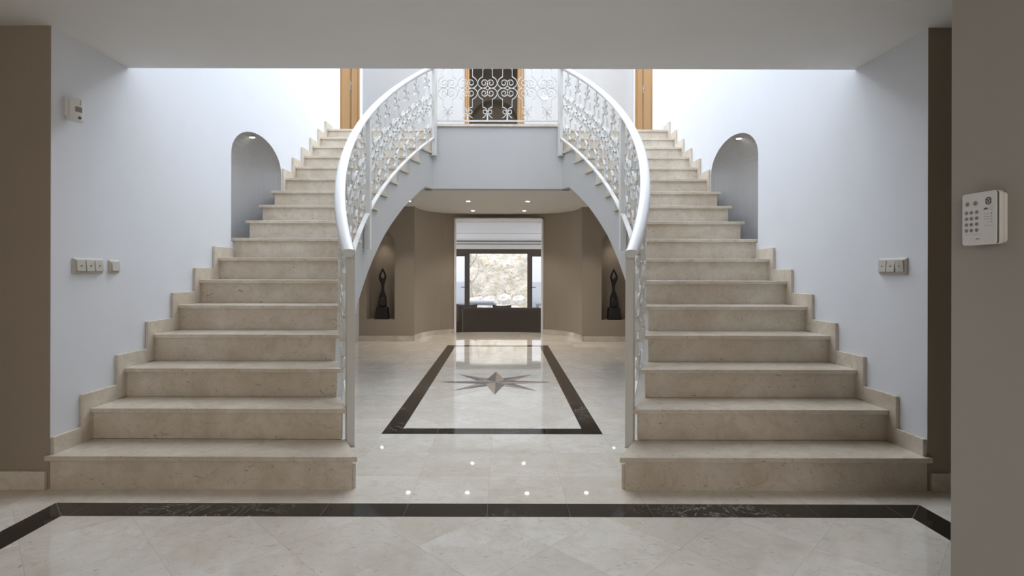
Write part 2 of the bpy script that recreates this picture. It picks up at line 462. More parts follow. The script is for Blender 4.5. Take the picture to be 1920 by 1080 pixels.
# oak doors in the side walls
def side_door(s, y0, y1, nm):
    X = s*XW; root = bpy.data.objects.new(nm, None); COL.objects.link(root); root['kind'] = 'structure'
    def sb(dx0, dx1, a, c, z0, z1, bm):
        xs = sorted((X-s*dx0, X-s*dx1)); box(bm, xs[0], xs[1], a, c, z0, z1)
    zt = 5.1; f = bmesh.new()
    sb(-0.01, 0.03, y0, y0+0.09, 2.975, zt, f); sb(-0.01, 0.03, y1-0.09, y1, 2.975, zt, f); sb(-0.01, 0.03, y0, y1, zt, zt+0.09, f)
    obj('door_frame', f, M_WOOD, root, bevel=0.004)
    ym = (y0+y1)/2
    g = bmesh.new(); sb(-0.008, 0.008, y0+0.09, y1-0.09, 2.975, zt, g); obj('shadow_gap', g, M_DARKGAP, root)
    for a, c in ((y0+0.095, ym-0.045), (ym+0.045, y1-0.095)):
        l = bmesh.new(); sb(-0.005, 0.018, a, c, 2.985, zt-0.005, l); 
        lf = obj('door_leaf', l, M_WOOD, root, bevel=0.003)
    l = bmesh.new(); sb(-0.005, 0.014, ym-0.01, ym+0.01, 2.985, zt-0.005, l); obj('meeting_bar', l, M_WOOD, root)
    h = bmesh.new(); xs = X-s*0.045
    tube(h, [(xs+s*0.03, ym-0.045, 3.92), (xs, ym-0.045, 3.92), (xs, ym-0.13, 3.92)], 0.009, 8)
    sb(0.016, 0.024, ym-0.062, ym-0.033, 3.84, 3.96, h)
    obj('door_handle', h, M_METAL, root, smooth=False)
    j = bmesh.new(); sb(-0.01, 0.022, y1, y1+0.10, 2.975, zt+0.09, j); obj('door_jamb', j, M_OUTWHITE, root)
side_door(-1, 7.57, 8.50, 'door_1'); side_door(1, 7.74, 8.66, 'door_2')

# corridor end: niche walls and apse with the doorway
def niche_wall(s, nm):
    bm = bmesh.new(); nx, nr, nzb, nzs, nd = 1.895, 0.226, 0.339, 1.55, 0.30
    Y = 8.6
    def q(*p): bm.faces.new([bm.verts.new((s*a, b_, c)) for a, b_, c in p])
    x0, x1 = nx-nr, nx+nr
    q((1.35, Y, 0), (x0, Y, 0), (x0, Y, ZK), (1.35, Y, ZK)); q((x1, Y, 0), (2.4, Y, 0), (2.4, Y, ZK), (x1, Y, ZK))
    q((x0, Y, 0), (x1, Y, 0), (x1, Y, nzb), (x0, Y, nzb))
    N = 16; A = [PI-PI*k/N for k in range(N+1)]
    P = [(nx+nr*math.cos(t), nzs+nr*math.sin(t)) for t in A]
    for (a, c), (d, e) in zip(P, P[1:]):
        q((a, Y, c), (d, Y, e), (d, Y, ZK), (a, Y, ZK)); q((a, Y, c), (d, Y, e), (d, Y+nd, e), (a, Y+nd, c))
        q((a, Y+nd, nzb), (d, Y+nd, nzb), (d, Y+nd, e), (a, Y+nd, c))
    q((x0, Y, nzb), (x1, Y, nzb), (x1, Y+nd, nzb), (x0, Y+nd, nzb))
    q((x0, Y, nzb), (x0, Y+nd, nzb), (x0, Y+nd, nzs), (x0, Y, nzs)); q((x1, Y, nzb), (x1, Y+nd, nzb), (x1, Y+nd, nzs), (x1, Y, nzs))
    q((1.35, 9.2, 0), (2.4, 9.2, 0), (2.4, 9.2, ZK), (1.35, 9.2, ZK))
    bmesh.ops.remove_doubles(bm, verts=bm.verts, dist=0.0004)
    struct(nm, bm, M_BROWN)
    b = bmesh.new(); xs = sorted((s*1.37, s*2.3)); box(b, xs[0], xs[1], Y-0.02, Y, 0, 0.08)
    struct('baseboard_niche_left' if s < 0 else 'baseboard_niche_right', b, M_MARBLE, bevel=0.003)
niche_wall(-1, 'wall_niche_left'); niche_wall(1, 'wall_niche_right')
DOOR_HW, DOOR_Z = 0.81, 2.09
def ap_y(x): return 8.6+1.20*(1-min(1, abs(x)/1.35)**2.5)**0.4
def apse_piece(name, x0, x1, z0, z1, mat, off0=0.0, th=0.16, n=14):
    bm = bmesh.new()
    # sample finely near +-1.35 where the curve is steep
    xs = [x0+(x1-x0)*k/n for k in range(n+1)]
    if abs(x0) > 1.3: xs = [x1+(x0-x1)*math.sin(PI/2*k/n) for k in range(n+1)]
    if abs(x1) > 1.3: xs = [x0+(x1-x0)*math.sin(PI/2*k/n) for k in range(n+1)]
    xs.sort()
    inner = [(x, ap_y(x)-off0) for x in xs]; outer = [(x*1.02, ap_y(x)+th) for x in xs]
    for i in range(len(xs)-1):
        prism(bm, [inner[i], inner[i+1], outer[i+1], outer[i]], z0, z1)
    bmesh.ops.remove_doubles(bm, verts=bm.verts, dist=0.0003)
    bmesh.ops.delete(bm, geom=[f for f in bm.faces if all(len(e.link_faces) > 2 for e in f.edges if abs(e.verts[0].co.z-e.verts[1].co.z) > .1) and abs(f.normal.z) < .1 and sum(1 for e in f.edges if len(e.link_faces) > 2) >= 4], context='FACES_ONLY')
    return bm
struct('wall_apse_left', apse_piece('a', -1.35, -DOOR_HW, 0, ZK, M_BROWN), M_BROWN)
struct('wall_apse_right', apse_piece('a', DOOR_HW, 1.35, 0, ZK, M_BROWN), M_BROWN)
struct('wall_apse_lintel', apse_piece('a', -DOOR_HW, DOOR_HW, DOOR_Z, ZK, M_BROWN), M_BROWN)
struct('baseboard_apse_left', apse_piece('a', -1.35, -DOOR_HW-0.0, 0, 0.08, M_MARBLE, 0.02, 0), M_MARBLE)
struct('baseboard_apse_right', apse_piece('a', DOOR_HW, 1.35, 0, 0.08, M_MARBLE, 0.02, 0), M_MARBLE)
b = bmesh.new()
for s in (-1, 1):
    xs = sorted((s*DOOR_HW, s*(DOOR_HW-0.028))); box(b, xs[0], xs[1], ap_y(.81)-0.015, ap_y(.81)+0.19, 0, DOOR_Z)
prism(b, [(-DOOR_HW, DOOR_Z-0.02), (DOOR_HW, DOOR_Z-0.02), (DOOR_HW, DOOR_Z), (-DOOR_HW, DOOR_Z)], ap_y(.81)-0.015, ap_y(.81)+0.50, 0, 'y')
struct('trim_1', b, M_CEIL)

# ------------------------------------------------------------------ staircases
ARCH = [(4.02, 0.0), (4.2, 0.17), (4.4, 0.40), (4.55, .572), (4.83, .855), (5.06, 1.055), (5.2, 1.175), (5.41, 1.345), (5.6, 1.50), (5.87, 1.694), (6.1, 1.858), (6.34, 2.01), (6.58, ZK), (6.74, ZK)]
def zarch(y):
    if y <= ARCH[0][0]: return 0.0
    for (a, c), (d, e) in zip(ARCH, ARCH[1:]):
        if y <= d: return c+(e-c)*(y-a)/(d-a)
    return ZK
def staircase(s):
    side = 'left' if s < 0 else 'right'
    root = thing('staircase', 'cream marble staircase climbing along the white wall on the %s of the hall' % side, 'staircase', 'twin curved staircases')
    m = lambda x: -s*x       # left-side x -> this side (xin is negative)
    for n in range(1, NS+1):
        y0 = D0+(n-1)*TR; y1 = y0+TR+0.02; z = n*RI
        xo = -2.22 if n < 8 or n > 11 else -2.262
        if n == 1: xo = -2.252
        b = bmesh.new()
        K = 4; inner = [(xin(y0+(y1-y0-0.0)*k/K), y0+(y1-y0)*k/K) for k in range(K+1)]
        if n == NS: inner = [(xin(y0), y0), (xin(min(y0+.03, 6.99)), y0+0.03)]; y1 = y0+0.03
        p = [(xo, y0)] + inner + [(xo, y1)]
        prism(b, [(m(x), y) for x, y in p], z-0.027, z+(0.0004 if n == NS else 0))
        obj('tread', b, M_MARBLE, root, bevel=0.004)
        b = bmesh.new(); yr = y0+0.022
        xr0 = xo+(0.0 if not 8 < n <= 11 else 0.03); xr1 = xin(yr, 4.522)
        if n == 1: xr0 = -2.238
        xs = sorted((m(xr0), m(xr1)))
        box(b, xs[0], xs[1], yr, yr+0.02, (n-1)*RI+(0.0 if n > 1 else 0.0), z-0.027)
        obj('riser', b, M_RISER, root)
    # stringer wall with the arch cut out
    b = bmesh.new()
    def strip(R, flip=False):
        ys = sorted(set([D0+0.024+i*TR for i in range(17)]+[a for a, _ in ARCH]+[D0+0.024+0.066*k for k in range(62) if D0+0.024+0.066*k < 6.74]+[6.74]))
        ys = [y for y in ys if D0+0.02 <= y <= 6.74]
        for a, c in zip(ys, ys[1:]):
            if c-a < 1e-5: continue
            n = int(((a+c)/2-(D0+0.024))/TR)+1
            zt = min(n, 17)*RI-0.027
            xa, xc = m(xin(a, R)), m(xin(c, R))
            b.faces.new([b.verts.new(q) for q in ((xa, a, zarch(a)), (xc, c, zarch(c)), (xc, c, zt), (xa, a, zt))])
        return ys
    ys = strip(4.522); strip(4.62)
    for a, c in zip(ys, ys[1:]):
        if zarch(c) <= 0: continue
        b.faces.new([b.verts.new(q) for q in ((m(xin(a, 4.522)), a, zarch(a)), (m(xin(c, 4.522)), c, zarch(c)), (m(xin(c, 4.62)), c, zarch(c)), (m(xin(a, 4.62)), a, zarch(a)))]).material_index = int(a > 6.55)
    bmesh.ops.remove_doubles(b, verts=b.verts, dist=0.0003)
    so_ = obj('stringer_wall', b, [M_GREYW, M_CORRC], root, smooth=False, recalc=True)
    tag(so_, 'curved white wall under the steps with an arched opening')
    # vaulted brown underside
    b = bmesh.new()
    yy = [4.02+0.08*k for k in range(34)]+[6.74]
    for a, c in zip(yy, yy[1:]):
        b.faces.new([b.verts.new(q) for q in ((m(xin(a, 4.62)), a, zarch(a)), (m(xin(c, 4.62)), c, zarch(c)), (m(-XW), c, zarch(c)), (m(-XW), a, zarch(a)))]).material_index = int(a > 6.55)
    b.faces.new([b.verts.new(q) for q in ((m(xin(6.74, 4.62)), 6.74, ZK), (m(-XW), 6.74, ZK), (m(-XW), 6.92, ZK), (m(xin(6.74, 4.62)), 6.92, ZK))]).material_index = 1
    bmesh.ops.remove_doubles(b, verts=b.verts, dist=0.0003)
    tag(obj('stair_underside', b, [M_BROWN, M_CORRC], root), 'taupe painted underside of the flight')
    # baseboard along the stringer at the floor
    b = bmesh.new(); ys = [D0+0.045+(4.0-D0-0.05)*k/16 for k in range(17)]
    for a, c in zip(ys, ys[1:]):
        prism(b, [(m(xin(a, 4.522)), a), (m(xin(c, 4.522)), c), (m(xin(c, 4.497)), c), (m(xin(a, 4.497)), a)], 0, 0.125)
    bmesh.ops.remove_doubles(b, verts=b.verts, dist=0.0003)
    obj('stair_baseboard', b, M_MARBLE, root)
    # stepped skirting on the wall
    def skirt(n0, n1, ystart, yend):
        b = bmesh.new(); off, hh = 0.052, 0.088
        for n in range(n0, n1+1):
            a = max(ystart, D0+(n-1)*TR-off); c = min(yend, D0+n*TR-off+0.0)
            if n == n1: c = yend
            xs = sorted((m(-XW), m(-XW+0.02)))
            lo = (n-1)*RI if n > 1 else 0.15
            prism(b, [(a, lo), (c+0.0, lo), (c, n*RI+hh), (a, n*RI+hh)], xs[0], xs[1], 0, 'x')
        obj('skirting', b, M_MARBLE, root, bevel=0.003)
    skirt(1, 7, 2.726, NY0-0.008); skirt(12, 17, NY1+0.005, 7.18)
    return root
for s in (-1, 1): staircase(s)

# ------------------------------------------------------------------ balustrades
def scroll_curves():
    """one wrought iron unit, half width 0.125, v measured from its middle line; list of (points, closed?)"""
    C = []
    def spiral(cx, cy, table, step=12):
        out = []
        a0, a1 = table[0][0], table[-1][0]
        n = int(abs(a1-a0)/step)
        for k in range(n+1):
            a = a0+(a1-a0)*k/n
            for (p, q), (r, t) in zip(table, table[1:]):
                if (p-a)*(r-a) <= 0: rad = q+(t-q)*(a-p)/(r-p); break
            out.append((cx+rad*math.cos(math.radians(a)), cy+rad*math.sin(math.radians(a))))
        return out
    for sv in (1, -1):
        for su in (1, -1):
            sp = spiral(-0.0417, -0.063, [(180, .082), (90, .0615), (0, .0445), (-90, .039), (-180, .031), (-270, .026), (-360, .019), (-420, .015)], 15)
            lead = [(-0.0595, -0.2416), (-0.0595, -0.20), (-0.0595, -0.142)]
            arc = [p[:2] for p in catmull([(-0.0595, -0.142, 0), (-0.085, -0.128, 0), (-0.110, -0.103, 0), (-0.1237, -0.063, 0)], 3)]
            c = lead[:-1]+[tuple(p) for p in arc[:-1]]+sp
            tail = [tuple(p[:2]) for p in catmull([(-0.0595, -0.2416, 0), (-0.040, -0.246, 0), (-0.015, -0.262, 0), (-0.004, -0.292, 0)], 3)]
            c = tail[::-1][:-1]+c
            C.append([(su*u, sv*v) for u, v in c])
            curl = spiral(-0.0325, -0.298, [(0, .030), (-90, .026), (-180, .024), (-270, .022), (-380, .018)], 24)
            curl = [(-0.001, -0.292)]+curl[1:]
            C.append([(su*u, sv*v) for u, v in curl])
            leg = [tuple(p[:2]) for p in catmull([(-0.003, -0.305, 0), (-0.014, -0.330, 0), (-0.036, -0.358, 0), (-0.062, -0.376, 0)], 3)]
            C.append([(su*u, sv*v) for u, v in leg])
    return C
CURVES = scroll_curves()
def sweep_strip(bm, pts, th, wd, F):
    n = len(pts); rows = []
    for i, (u, v) in enumerate(pts):
        a = pts[max(i-1, 0)]; c = pts[min(i+1, n-1)]
        tx, ty = c[0]-a[0], c[1]-a[1]; L = math.hypot(tx, ty) or 1; nx, ny = -ty/L*th/2, tx/L*th/2
        rows.append([bm.verts.new(F(u+sx*nx, v+sx*ny, sw*wd/2)) for sx, sw in ((1, -1), (1, 1), (-1, 1), (-1, -1))])
    for a, b in zip(rows, rows[1:]):
        for k in range(4): bm.faces.new((a[k], a[(k+1) % 4], b[(k+1) % 4], b[k]))
    bm.faces.new(rows[0]); bm.faces.new(rows[-1][::-1])
def unit_mesh(F, vlo=-0.415, vhi=0.415):
    bm = bmesh.new()
    for c in CURVES: sweep_strip(bm, c, 0.0065, 0.020, F)
    for sv, lim in ((-1, vlo), (1, vhi)):
        sweep_strip(bm, [(0, sv*0.300), (0, sv*0.36), (0, lim)], 0.019, 0.013, F)
        sweep_strip(bm, [(-0.0, sv*0.29), (0.0, sv*0.315)], 0.016, 0.019, F)
    return bm
RR = 4.497
def balustrade(s):
    side = 'left' if s < 0 else 'right'
    root = thing('stair_balustrade', 'white wrought iron scroll balustrade with curved handrail on the %s staircase' % side, 'balustrade', 'curved stair balustrades')
    m = lambda x: -s*x
    def pt(sa, R=RR):                       # arc length -> x,y
        th = sa/RR; return 3.29-R*math.cos(th), 4.85+R*math.sin(th)
    def s_of(y): return RR*math.asin((y-4.85)/RR)
    s0, s1 = s_of(3.035), s_of(6.675); n = 15; step = (s1-s0)/n
    for k in range(n):
        sc = s0+(k+0.5)*step
        def F(u, v, w_):
            sa = sc+u*step/0.25; x, y = pt(sa, RR+w_); yy = pt(sa)[1]
            return (m(x), y, zn(yy)+0.43+v)
        obj('scroll_panel', unit_mesh(F, -0.42, 0.42), M_IRON, root)
    def sweep(name, prof, ya, yb, zoff, mat, smooth=True):
        """profile points (radial offset, z offset) swept along the flight"""
        bm = bmesh.new(); sa, sb = s_of(ya), s_of(yb); rows = []
        N = 48
        for k in range(N+1):
            q = sa+(sb-sa)*k/N; y_c = pt(q)[1]
            rows.append([bm.verts.new((m(pt(q, RR+dr)[0]), pt(q, RR+dr)[1], zn(y_c)+zoff+dz)) for dr, dz in prof])
        for a, c in zip(rows, rows[1:]):
            for j in range(len(prof)): bm.faces.new((a[j], a[(j+1) % len(prof)], c[(j+1) % len(prof)], c[j]))
        bm.faces.new(rows[0]); bm.faces.new(rows[-1][::-1])
        o = obj(name, bm, mat, root)
        if smooth:
            for p in o.data.polygons: p.use_smooth = len(p.vertices) == 4
            try: o.data.set_sharp_from_angle(angle=math.radians(50))
            except Exception: pass
        return o
    hw = 0.035
    prof = [(-hw*0.62, -0.016), (-hw*0.66, -0.006), (-hw, 0.002), (-hw, 0.014), (-hw*0.88, 0.022), (-hw*0.6, 0.027), (0, 0.029), (hw*0.6, 0.027), (hw*0.88, 0.022), (hw, 0.014), (hw, 0.002), (hw*0.66, -0.006), (hw*0.62, -0.016)]
    sweep('handrail', prof, 2.93, 6.735, 0.882, M_RAIL)
    sweep('bottom_rail', [(-0.042, -0.012), (-0.042, 0.004), (-0.002, 0.004), (-0.002, -0.012)], 2.985, 6.70, 0.0, M_IRON, False)
    sweep('top_bar', [(-0.012, -0.004), (-0.012, 0.006), (0.012, 0.006), (0.012, -0.004)], 2.96, 6.72, 0.852, M_IRON, False)
    # posts, fixed to the side of the steps
    for y, zb in ((3.0, 0.135), (4.98, 1.325), (6.70, 2.575)):
        sa = s_of(y); x, y = pt(sa, 4.476); th = sa/RR; zt = zn(y)+0.86
        rad = Vector((math.cos(th), -math.sin(th), 0)); tan = Vector((math.sin(th), math.cos(th), 0))
        c = Vector((x, y, 0))
        b = bmesh.new()
        cs = [c+rad*a*0.022+tan*d*0.03 for a, d in ((-1, -1), (1, -1), (1, 1), (-1, 1))]
        prism(b, [(m(q.x), q.y) for q in cs], zb, zt)
        po = obj('post', b, M_IRON, root, bevel=0.002)
        b = bmesh.new()
        cs = [c+rad*a+tan*d for a, d in ((-0.045, -0.034), (0.024, -0.034), (0.024, 0.034), (-0.045, 0.034))]
        prism(b, [(m(q.x), q.y) for q in cs], zb-0.006, zb)
        obj('foot_plate', b, M_IRON, po)
for s in (-1, 1): balustrade(s)
root = thing('balcony_balustrade', 'straight white wrought iron scroll balustrade on the landing between the stairs', 'balustrade')
yb_ = 6.72
for k in range(6):
    uc = -0.625+0.25*k
    obj('scroll_panel', unit_mesh(lambda u, v, w_: (uc+u, yb_+w_, 3.43+v)), M_IRON, root)
b = bx(-0.758, 0.758, yb_-0.016, yb_+0.016, 3.008, 3.022); obj('bottom_rail', b, M_IRON, root)
b = bx(-0.758, 0.758, yb_-0.012, yb_+0.012, 3.842, 3.852); obj('top_bar', b, M_IRON, root)
b = bx(-0.735, 0.735, yb_-0.045, yb_+0.045, 3.852, 3.90); obj('handrail', b, M_RAIL, root, bevel=0.015)

# ------------------------------------------------------------------ lamps
def downlight(x, y, z, label, cat_group, tilt=0.0, r=0.04, power=0, axis_y=0.0, em=True):
    root = thing('downlight', label, 'ceiling lamp', cat_group)
    b = bmesh.new(); lathe(b, [(r, 0.002), (r, -0.004), (r*0.8, -0.008), (r*0.72, 0.0)], (x, y, z), 20)
    obj('trim_ring', b, M_CHROME, root)
    b = bmesh.new(); lathe(b, [(r*0.7, -0.002), (r*0.6, -0.0095)], (x, y, z), 16)
    obj('bulb', b, M_LAMP if em else M_GREY_MARK, root)
    if power:
        l = bpy.data.lights.new('downlight_beam', 'SPOT'); l.energy = power; l.spot_size = math.radians(95); l.spot_blend = 0.8
        l.color = (1, 0.90, 0.78); l.shadow_soft_size = 0.04
        o = bpy.data.objects.new('downlight_beam', l); o.location = (x, y, z-0.03); COL.objects.link(o); o.parent = root
nm4 = ['leftmost small recessed lamp in the near row under the landing', 'inner left small recessed lamp in the near row under the landing',
       'inner right small recessed lamp in the near row under the landing', 'rightmost small recessed lamp in the near row under the landing']
for x, lb in zip((-1.32, -0.44, 0.44, 1.32), nm4):
    downlight(x, 7.9, ZK, lb, 'corridor ceiling lamps', power=19)
for x, lb in ((-0.44, 'left small recessed lamp in the far row by the doorway curve'), (0.44, 'right small recessed lamp in the far row by the doorway curve')):
    downlight(x, 9.11, ZK, lb, 'corridor ceiling lamps', power=19)
for s, sd in ((-1, 'left'), (1, 'right')):
    downlight(s*1.895, 8.72, 1.765, 'tiny recessed lamp above the %s dark sculpture' % sd, 'sculpture niche lamps', r=0.03, power=2.5)
    downlight(s*(XW+0.065), 5.05, 2.388, 'small glowing lamp in the top of the %s stair wall niche' % sd, 'stair niche lamps', r=0.032, power=0.35)

# ------------------------------------------------------------------ sculptures
def sculpture(s):
    sd = 'left' if s < 0 else 'right'
    X, Y, Z = s*1.895+(0.0), 8.735, 0.339
    root = thing('sculpture', 'slender dark abstract figure sculpture standing in the %s corridor niche' % sd, 'sculpture', 'dark niche sculptures', (X, Y, Z))
    k = 1.0
    b = bmesh.new(); 
    for z0, z1, w0, w1 in ((0, 0.18, 0.106, 0.090), (0.18, 0.20, 0.092, 0.082)):
        vs = [b.verts.new((X+sx*q, Y+sy*q*0.8, Z+z)) for z, q in ((z0, w0), (z1, w1)) for sx, sy in ((-1, -1), (1, -1), (1, 1), (-1, 1))]
        for f in ((0, 3, 2, 1), (4, 5, 6, 7), (0, 1, 5, 4), (1, 2, 6, 5), (2, 3, 7, 6), (3, 0, 4, 7)): b.faces.new([vs[i] for i in f])
    obj('plinth', b, M_BRONZE, root, bevel=0.004)
    # figure as one surface: skirt with a hole, waist, chest, head and raised arms closing in a loop
    sm = bpy.data.meshes.new('figure'); V = []; E = []; Rd = []
    def chain(ps, first=None):
        prev = first
        for (x, z, rx, ry) in ps:
            V.append((X+s*x*-1, Y, Z+z)); Rd.append((rx*1.22, ry*1.15))
            if prev is not None: E.append((prev, len(V)-1))
            prev = len(V)-1
        return prev
    a = chain([(0.0, 0.195, 0.062, 0.045), (0.0, 0.225, 0.062, 0.045), (0.0, 0.265, 0.056, 0.042)])
    l = chain([(-0.036, 0.325, 0.021, 0.026), (-0.034, 0.355, 0.020, 0.026)], a)
    r_ = chain([(0.048, 0.325, 0.012, 0.022), (0.044, 0.355, 0.012, 0.022)], a)
    t = chain([(0.002, 0.40, 0.040, 0.030)], l); E.append((r_, t))
    c = chain([(0.004, 0.46, 0.024, 0.022), (0.008, 0.51, 0.020, 0.02), (0.006, 0.56, 0.024, 0.024), (0.000, 0.605, 0.052, 0.030)], t)
    e1 = chain([(0.046, 0.665, 0.014, 0.016), (0.046, 0.71, 0.012, 0.014), (0.028, 0.765, 0.011, 0.013), (0.004, 0.81, 0.009, 0.011)], c)
    e2 = chain([(-0.044, 0.665, 0.018, 0.018), (-0.044, 0.71, 0.015, 0.015), (-0.024, 0.765, 0.012, 0.013)], c); E.append((e2, e1))
    chain([(0.001, 0.832, 0.005, 0.007)], e1)
    chain([(-0.014, 0.655, 0.012, 0.014), (-0.018, 0.690, 0.019, 0.020)], c)
    sm.from_pydata(V, E, []); fo = bpy.data.objects.new('figure', sm); link(fo, root)
    fo.matrix_parent_inverse = Matrix.Translation(-Vector(root.location))
    sm.materials.append(M_BRONZE)
    md = fo.modifiers.new('skin', 'SKIN'); md.use_smooth_shade = True
    for i, sv in enumerate(sm.skin_vertices[0].data if sm.skin_vertices else []): pass
    bpy.context.view_layer.objects.active = fo
    if not sm.skin_vertices:
        with bpy.context.temp_override(object=fo, active_object=fo): bpy.ops.mesh.customdata_skin_add()
    for i, sv in enumerate(sm.skin_vertices[0].data):
        sv.radius = Rd[i]; sv.use_root = (i == 0)
    sb = fo.modifiers.new('sub', 'SUBSURF'); sb.levels = 2; sb.render_levels = 2
for s in (-1, 1): sculpture(s)

# ------------------------------------------------------------------ switches, sensor, keypad
def switch_plate(s, y0, y1, z0, z1, n, label, marks=True, up=()):
    root = thing('light_switch', label, 'light switch', None, (s*XW, (y0+y1)/2, (z0+z1)/2))
    X = s*XW
    b = bmesh.new()
    d = 0.013; e = 0.010
    outer = [(y0, z0), (y1, z0), (y1, z1), (y0, z1)]; inn = [(y0+e, z0+e), (y1-e, z0+e), (y1-e, z1-e), (y0+e, z1-e)]
    A = [b.verts.new((X, *p)) for p in outer]; Bv = [b.verts.new((X-s*d*0.6, *p)) for p in outer]; Cc = [b.verts.new((X-s*d, *p)) for p in inn]
    for k in range(4):
        b.faces.new((A[k], A[(k+1) % 4], Bv[(k+1) % 4], Bv[k])); b.faces.new((Bv[k], Bv[(k+1) % 4], Cc[(k+1) % 4], Cc[k]))
    b.faces.new(Cc)
    obj('plate', b, M_PLASTIC, root, bevel=0.004)
    w_ = (y1-y0-2*e)/n
    for k in range(n):
        a, c = y0+e+k*w_+0.003, y0+e+(k+1)*w_-0.003
        zz0, zz1 = z0+e+0.004, z1-e-0.004
        b = bmesh.new(); lo, hi = (0.010, 0.004) if k not in up else (0.004, 0.010)
        prism(b, [(X-s*(d-0.002), zz0), (X-s*(d+lo), zz0), (X-s*(d+hi), zz1), (X-s*(d-0.002), zz1)], a, c, 0, 'y')
        r = obj('rocker', b, M_PLASTIC, root, bevel=0.0012)
        if marks:
            b = bmesh.new(); ym, zm = (a+c)/2, (zz0+zz1)/2
            xm = X-s*(d+0.0073)
            lathe(b, [(0.0045, -0.0006), (0.0045, 0.0006)], (xm, ym, zm), 12, 'x'); xs_ = sorted((xm-0.0006, xm+0.0006))
            box(b, xs_[0], xs_[1], ym-0.009, ym+0.009, zm-0.0012, zm+0.0012)
            obj('symbol', b, M_MIDGREY, r)
switch_plate(-1, 2.858, 3.074, 1.098, 1.184, 3, 'triple ivory light switch on the left white wall')
switch_plate(-1, 3.119, 3.205, 1.100, 1.178, 1, 'single ivory switch plate beside the triple switch on the left wall', marks=False)
switch_plate(1, 2.853, 3.068, 1.105, 1.196, 3, 'triple ivory light switch on the right white wall', up=(0,))
# small switch upstairs
root = thing('light_switch', 'small white switch plate on the upper landing wall right of the doorway', 'light switch')
b = bx(0.70, 0.81, YB-0.012, YB, 3.945, 4.02); obj('plate', b, M_OUTWHITE, root, bevel=0.003)
b = bx(0.715, 0.75, YB-0.016, YB-0.011, 3.955, 4.01); obj('rocker', b, M_OUTWHITE, root)
b = bx(0.76, 0.795, YB-0.016, YB-0.011, 3.955, 4.01); obj('rocker', b, M_OUTWHITE, root)

root = thing('motion_sensor', 'white motion sensor high on the left white wall above the switches', 'motion sensor')
def rbox(bm, c, ax, ay, az, hx, hy, hz):
    vs = [bm.verts.new(Vector(c)+ax*hx*a+ay*hy*b_+az*hz*d) for d in (-1, 1) for a, b_ in ((-1, -1), (1, -1), (1, 1), (-1, 1))]
    for f in ((0, 3, 2, 1), (4, 5, 6, 7), (0, 1, 5, 4), (1, 2, 6, 5), (2, 3, 7, 6), (3, 0, 4, 7)): bm.faces.new([vs[i] for i in f])
az = Vector((0, 0, 1)); nrm = Vector((0.93, -0.36, 0)).normalized(); tg = Vector((-nrm.y, nrm.x, 0))
b = bmesh.new(); box(b, -XW, -XW+0.018, 2.805, 2.845, 1.93, 2.03); obj('bracket', b, M_WPLASTIC, root, bevel=0.003)
ctr = Vector((-XW+0.038, 2.833, 1.967))
b = bmesh.new()
pf = []
for k in range(11):
    a = PI*(k/10)-PI/2
    pf.append((math.sin(a)*0.034, 0.012+math.cos(a)*0.016))
pf = [(-0.034, -0.02)]+pf+[(0.034, -0.02)]
lo = [b.verts.new(ctr+tg*p+nrm*q-az*0.060) for p, q in pf]; hi = [b.verts.new(ctr+tg*p+nrm*q+az*0.060) for p, q in pf]
n_ = len(pf)
for k in range(n_): b.faces.new((lo[k], lo[(k+1) % n_], hi[(k+1) % n_], hi[k]))
b.faces.new(lo); b.faces.new(hi[::-1])
obj('case', b, M_WPLASTIC, root, bevel=0.005)
b = bmesh.new(); rbox(b, ctr+nrm*0.0275+tg*0.0, tg, nrm, az, 0.016, 0.0025, 0.014); obj('lens_window', b, M_MIDGREY, root, bevel=0.002)
b = bmesh.new(); c_ = ctr+nrm*0.0275-az*0.043+tg*0.004
tube(b, [c_-nrm*0.003, c_+nrm*0.003], 0.008, 16); obj('camera_eye', b, M_GREY_MARK, root)
b = bmesh.new()
for dz in (0.047, 0.037, 0.028): tube(b, [ctr+nrm*0.025+az*dz+tg*0.008, ctr+nrm*0.0285+az*dz+tg*0.008], 0.0025, 8)
obj('indicator', b, M_GREY_MARK, root)
b = bmesh.new(); rbox(b, ctr+nrm*0.006+tg*0.0345-az*0.002, tg, nrm, az, 0.001, 0.004, 0.014); obj('side_button', b, M_MIDGREY, root)

# alarm keypad on the partition, front face at x = XF, v = y (far->near = left->right), w = z
XP, XF = 1.528, 1.497
root = thing('alarm_keypad', 'white alarm keypad with round grey buttons on the right partition wall', 'keypad', None, (XP, 1.6, 1.27))
YL, YR, ZB, ZT = 1.658, 1.543, 1.198, 1.355
def rrect(y0, y1, z0, z1, r, n=5):
    out = []
    for cy_, cz_, a0 in ((y1-r, z1-r, 0), (y0+r, z1-r, 90), (y0+r, z0+r, 180), (y1-r, z0+r, 270)):
        for k in range(n+1):
            a = math.radians(a0+90*k/n); out.append((cy_+r*math.cos(a), cz_+r*math.sin(a)))
    return out
b = bmesh.new(); prism(b, rrect(YR-0.0, YL, ZB, ZT, 0.008), XF, XF+0.003, 0, 'x'); obj('front_panel', b, M_WPLASTIC, root, bevel=0.001)
b = bmesh.new(); prism(b, rrect(YR+0.001, YL-0.001, ZB+0.002, ZT-0.002, 0.007), XF+0.003, XF+0.009, 0, 'x'); obj('seam', b, M_SEAM, root)
b = bmesh.new(); prism(b, rrect(YR, YL, ZB, ZT, 0.010), XF+0.009, XP-0.008, 0, 'x'); obj('case', b, M_WPLASTIC, root, bevel=0.002)
b = bmesh.new(); prism(b, rrect(YR-0.002, YL, ZB+0.004, ZT-0.006, 0.010), XP-0.008, XP, 0, 'x'); obj('wall_bracket', b, M_WPLASTIC, root, bevel=0.001)
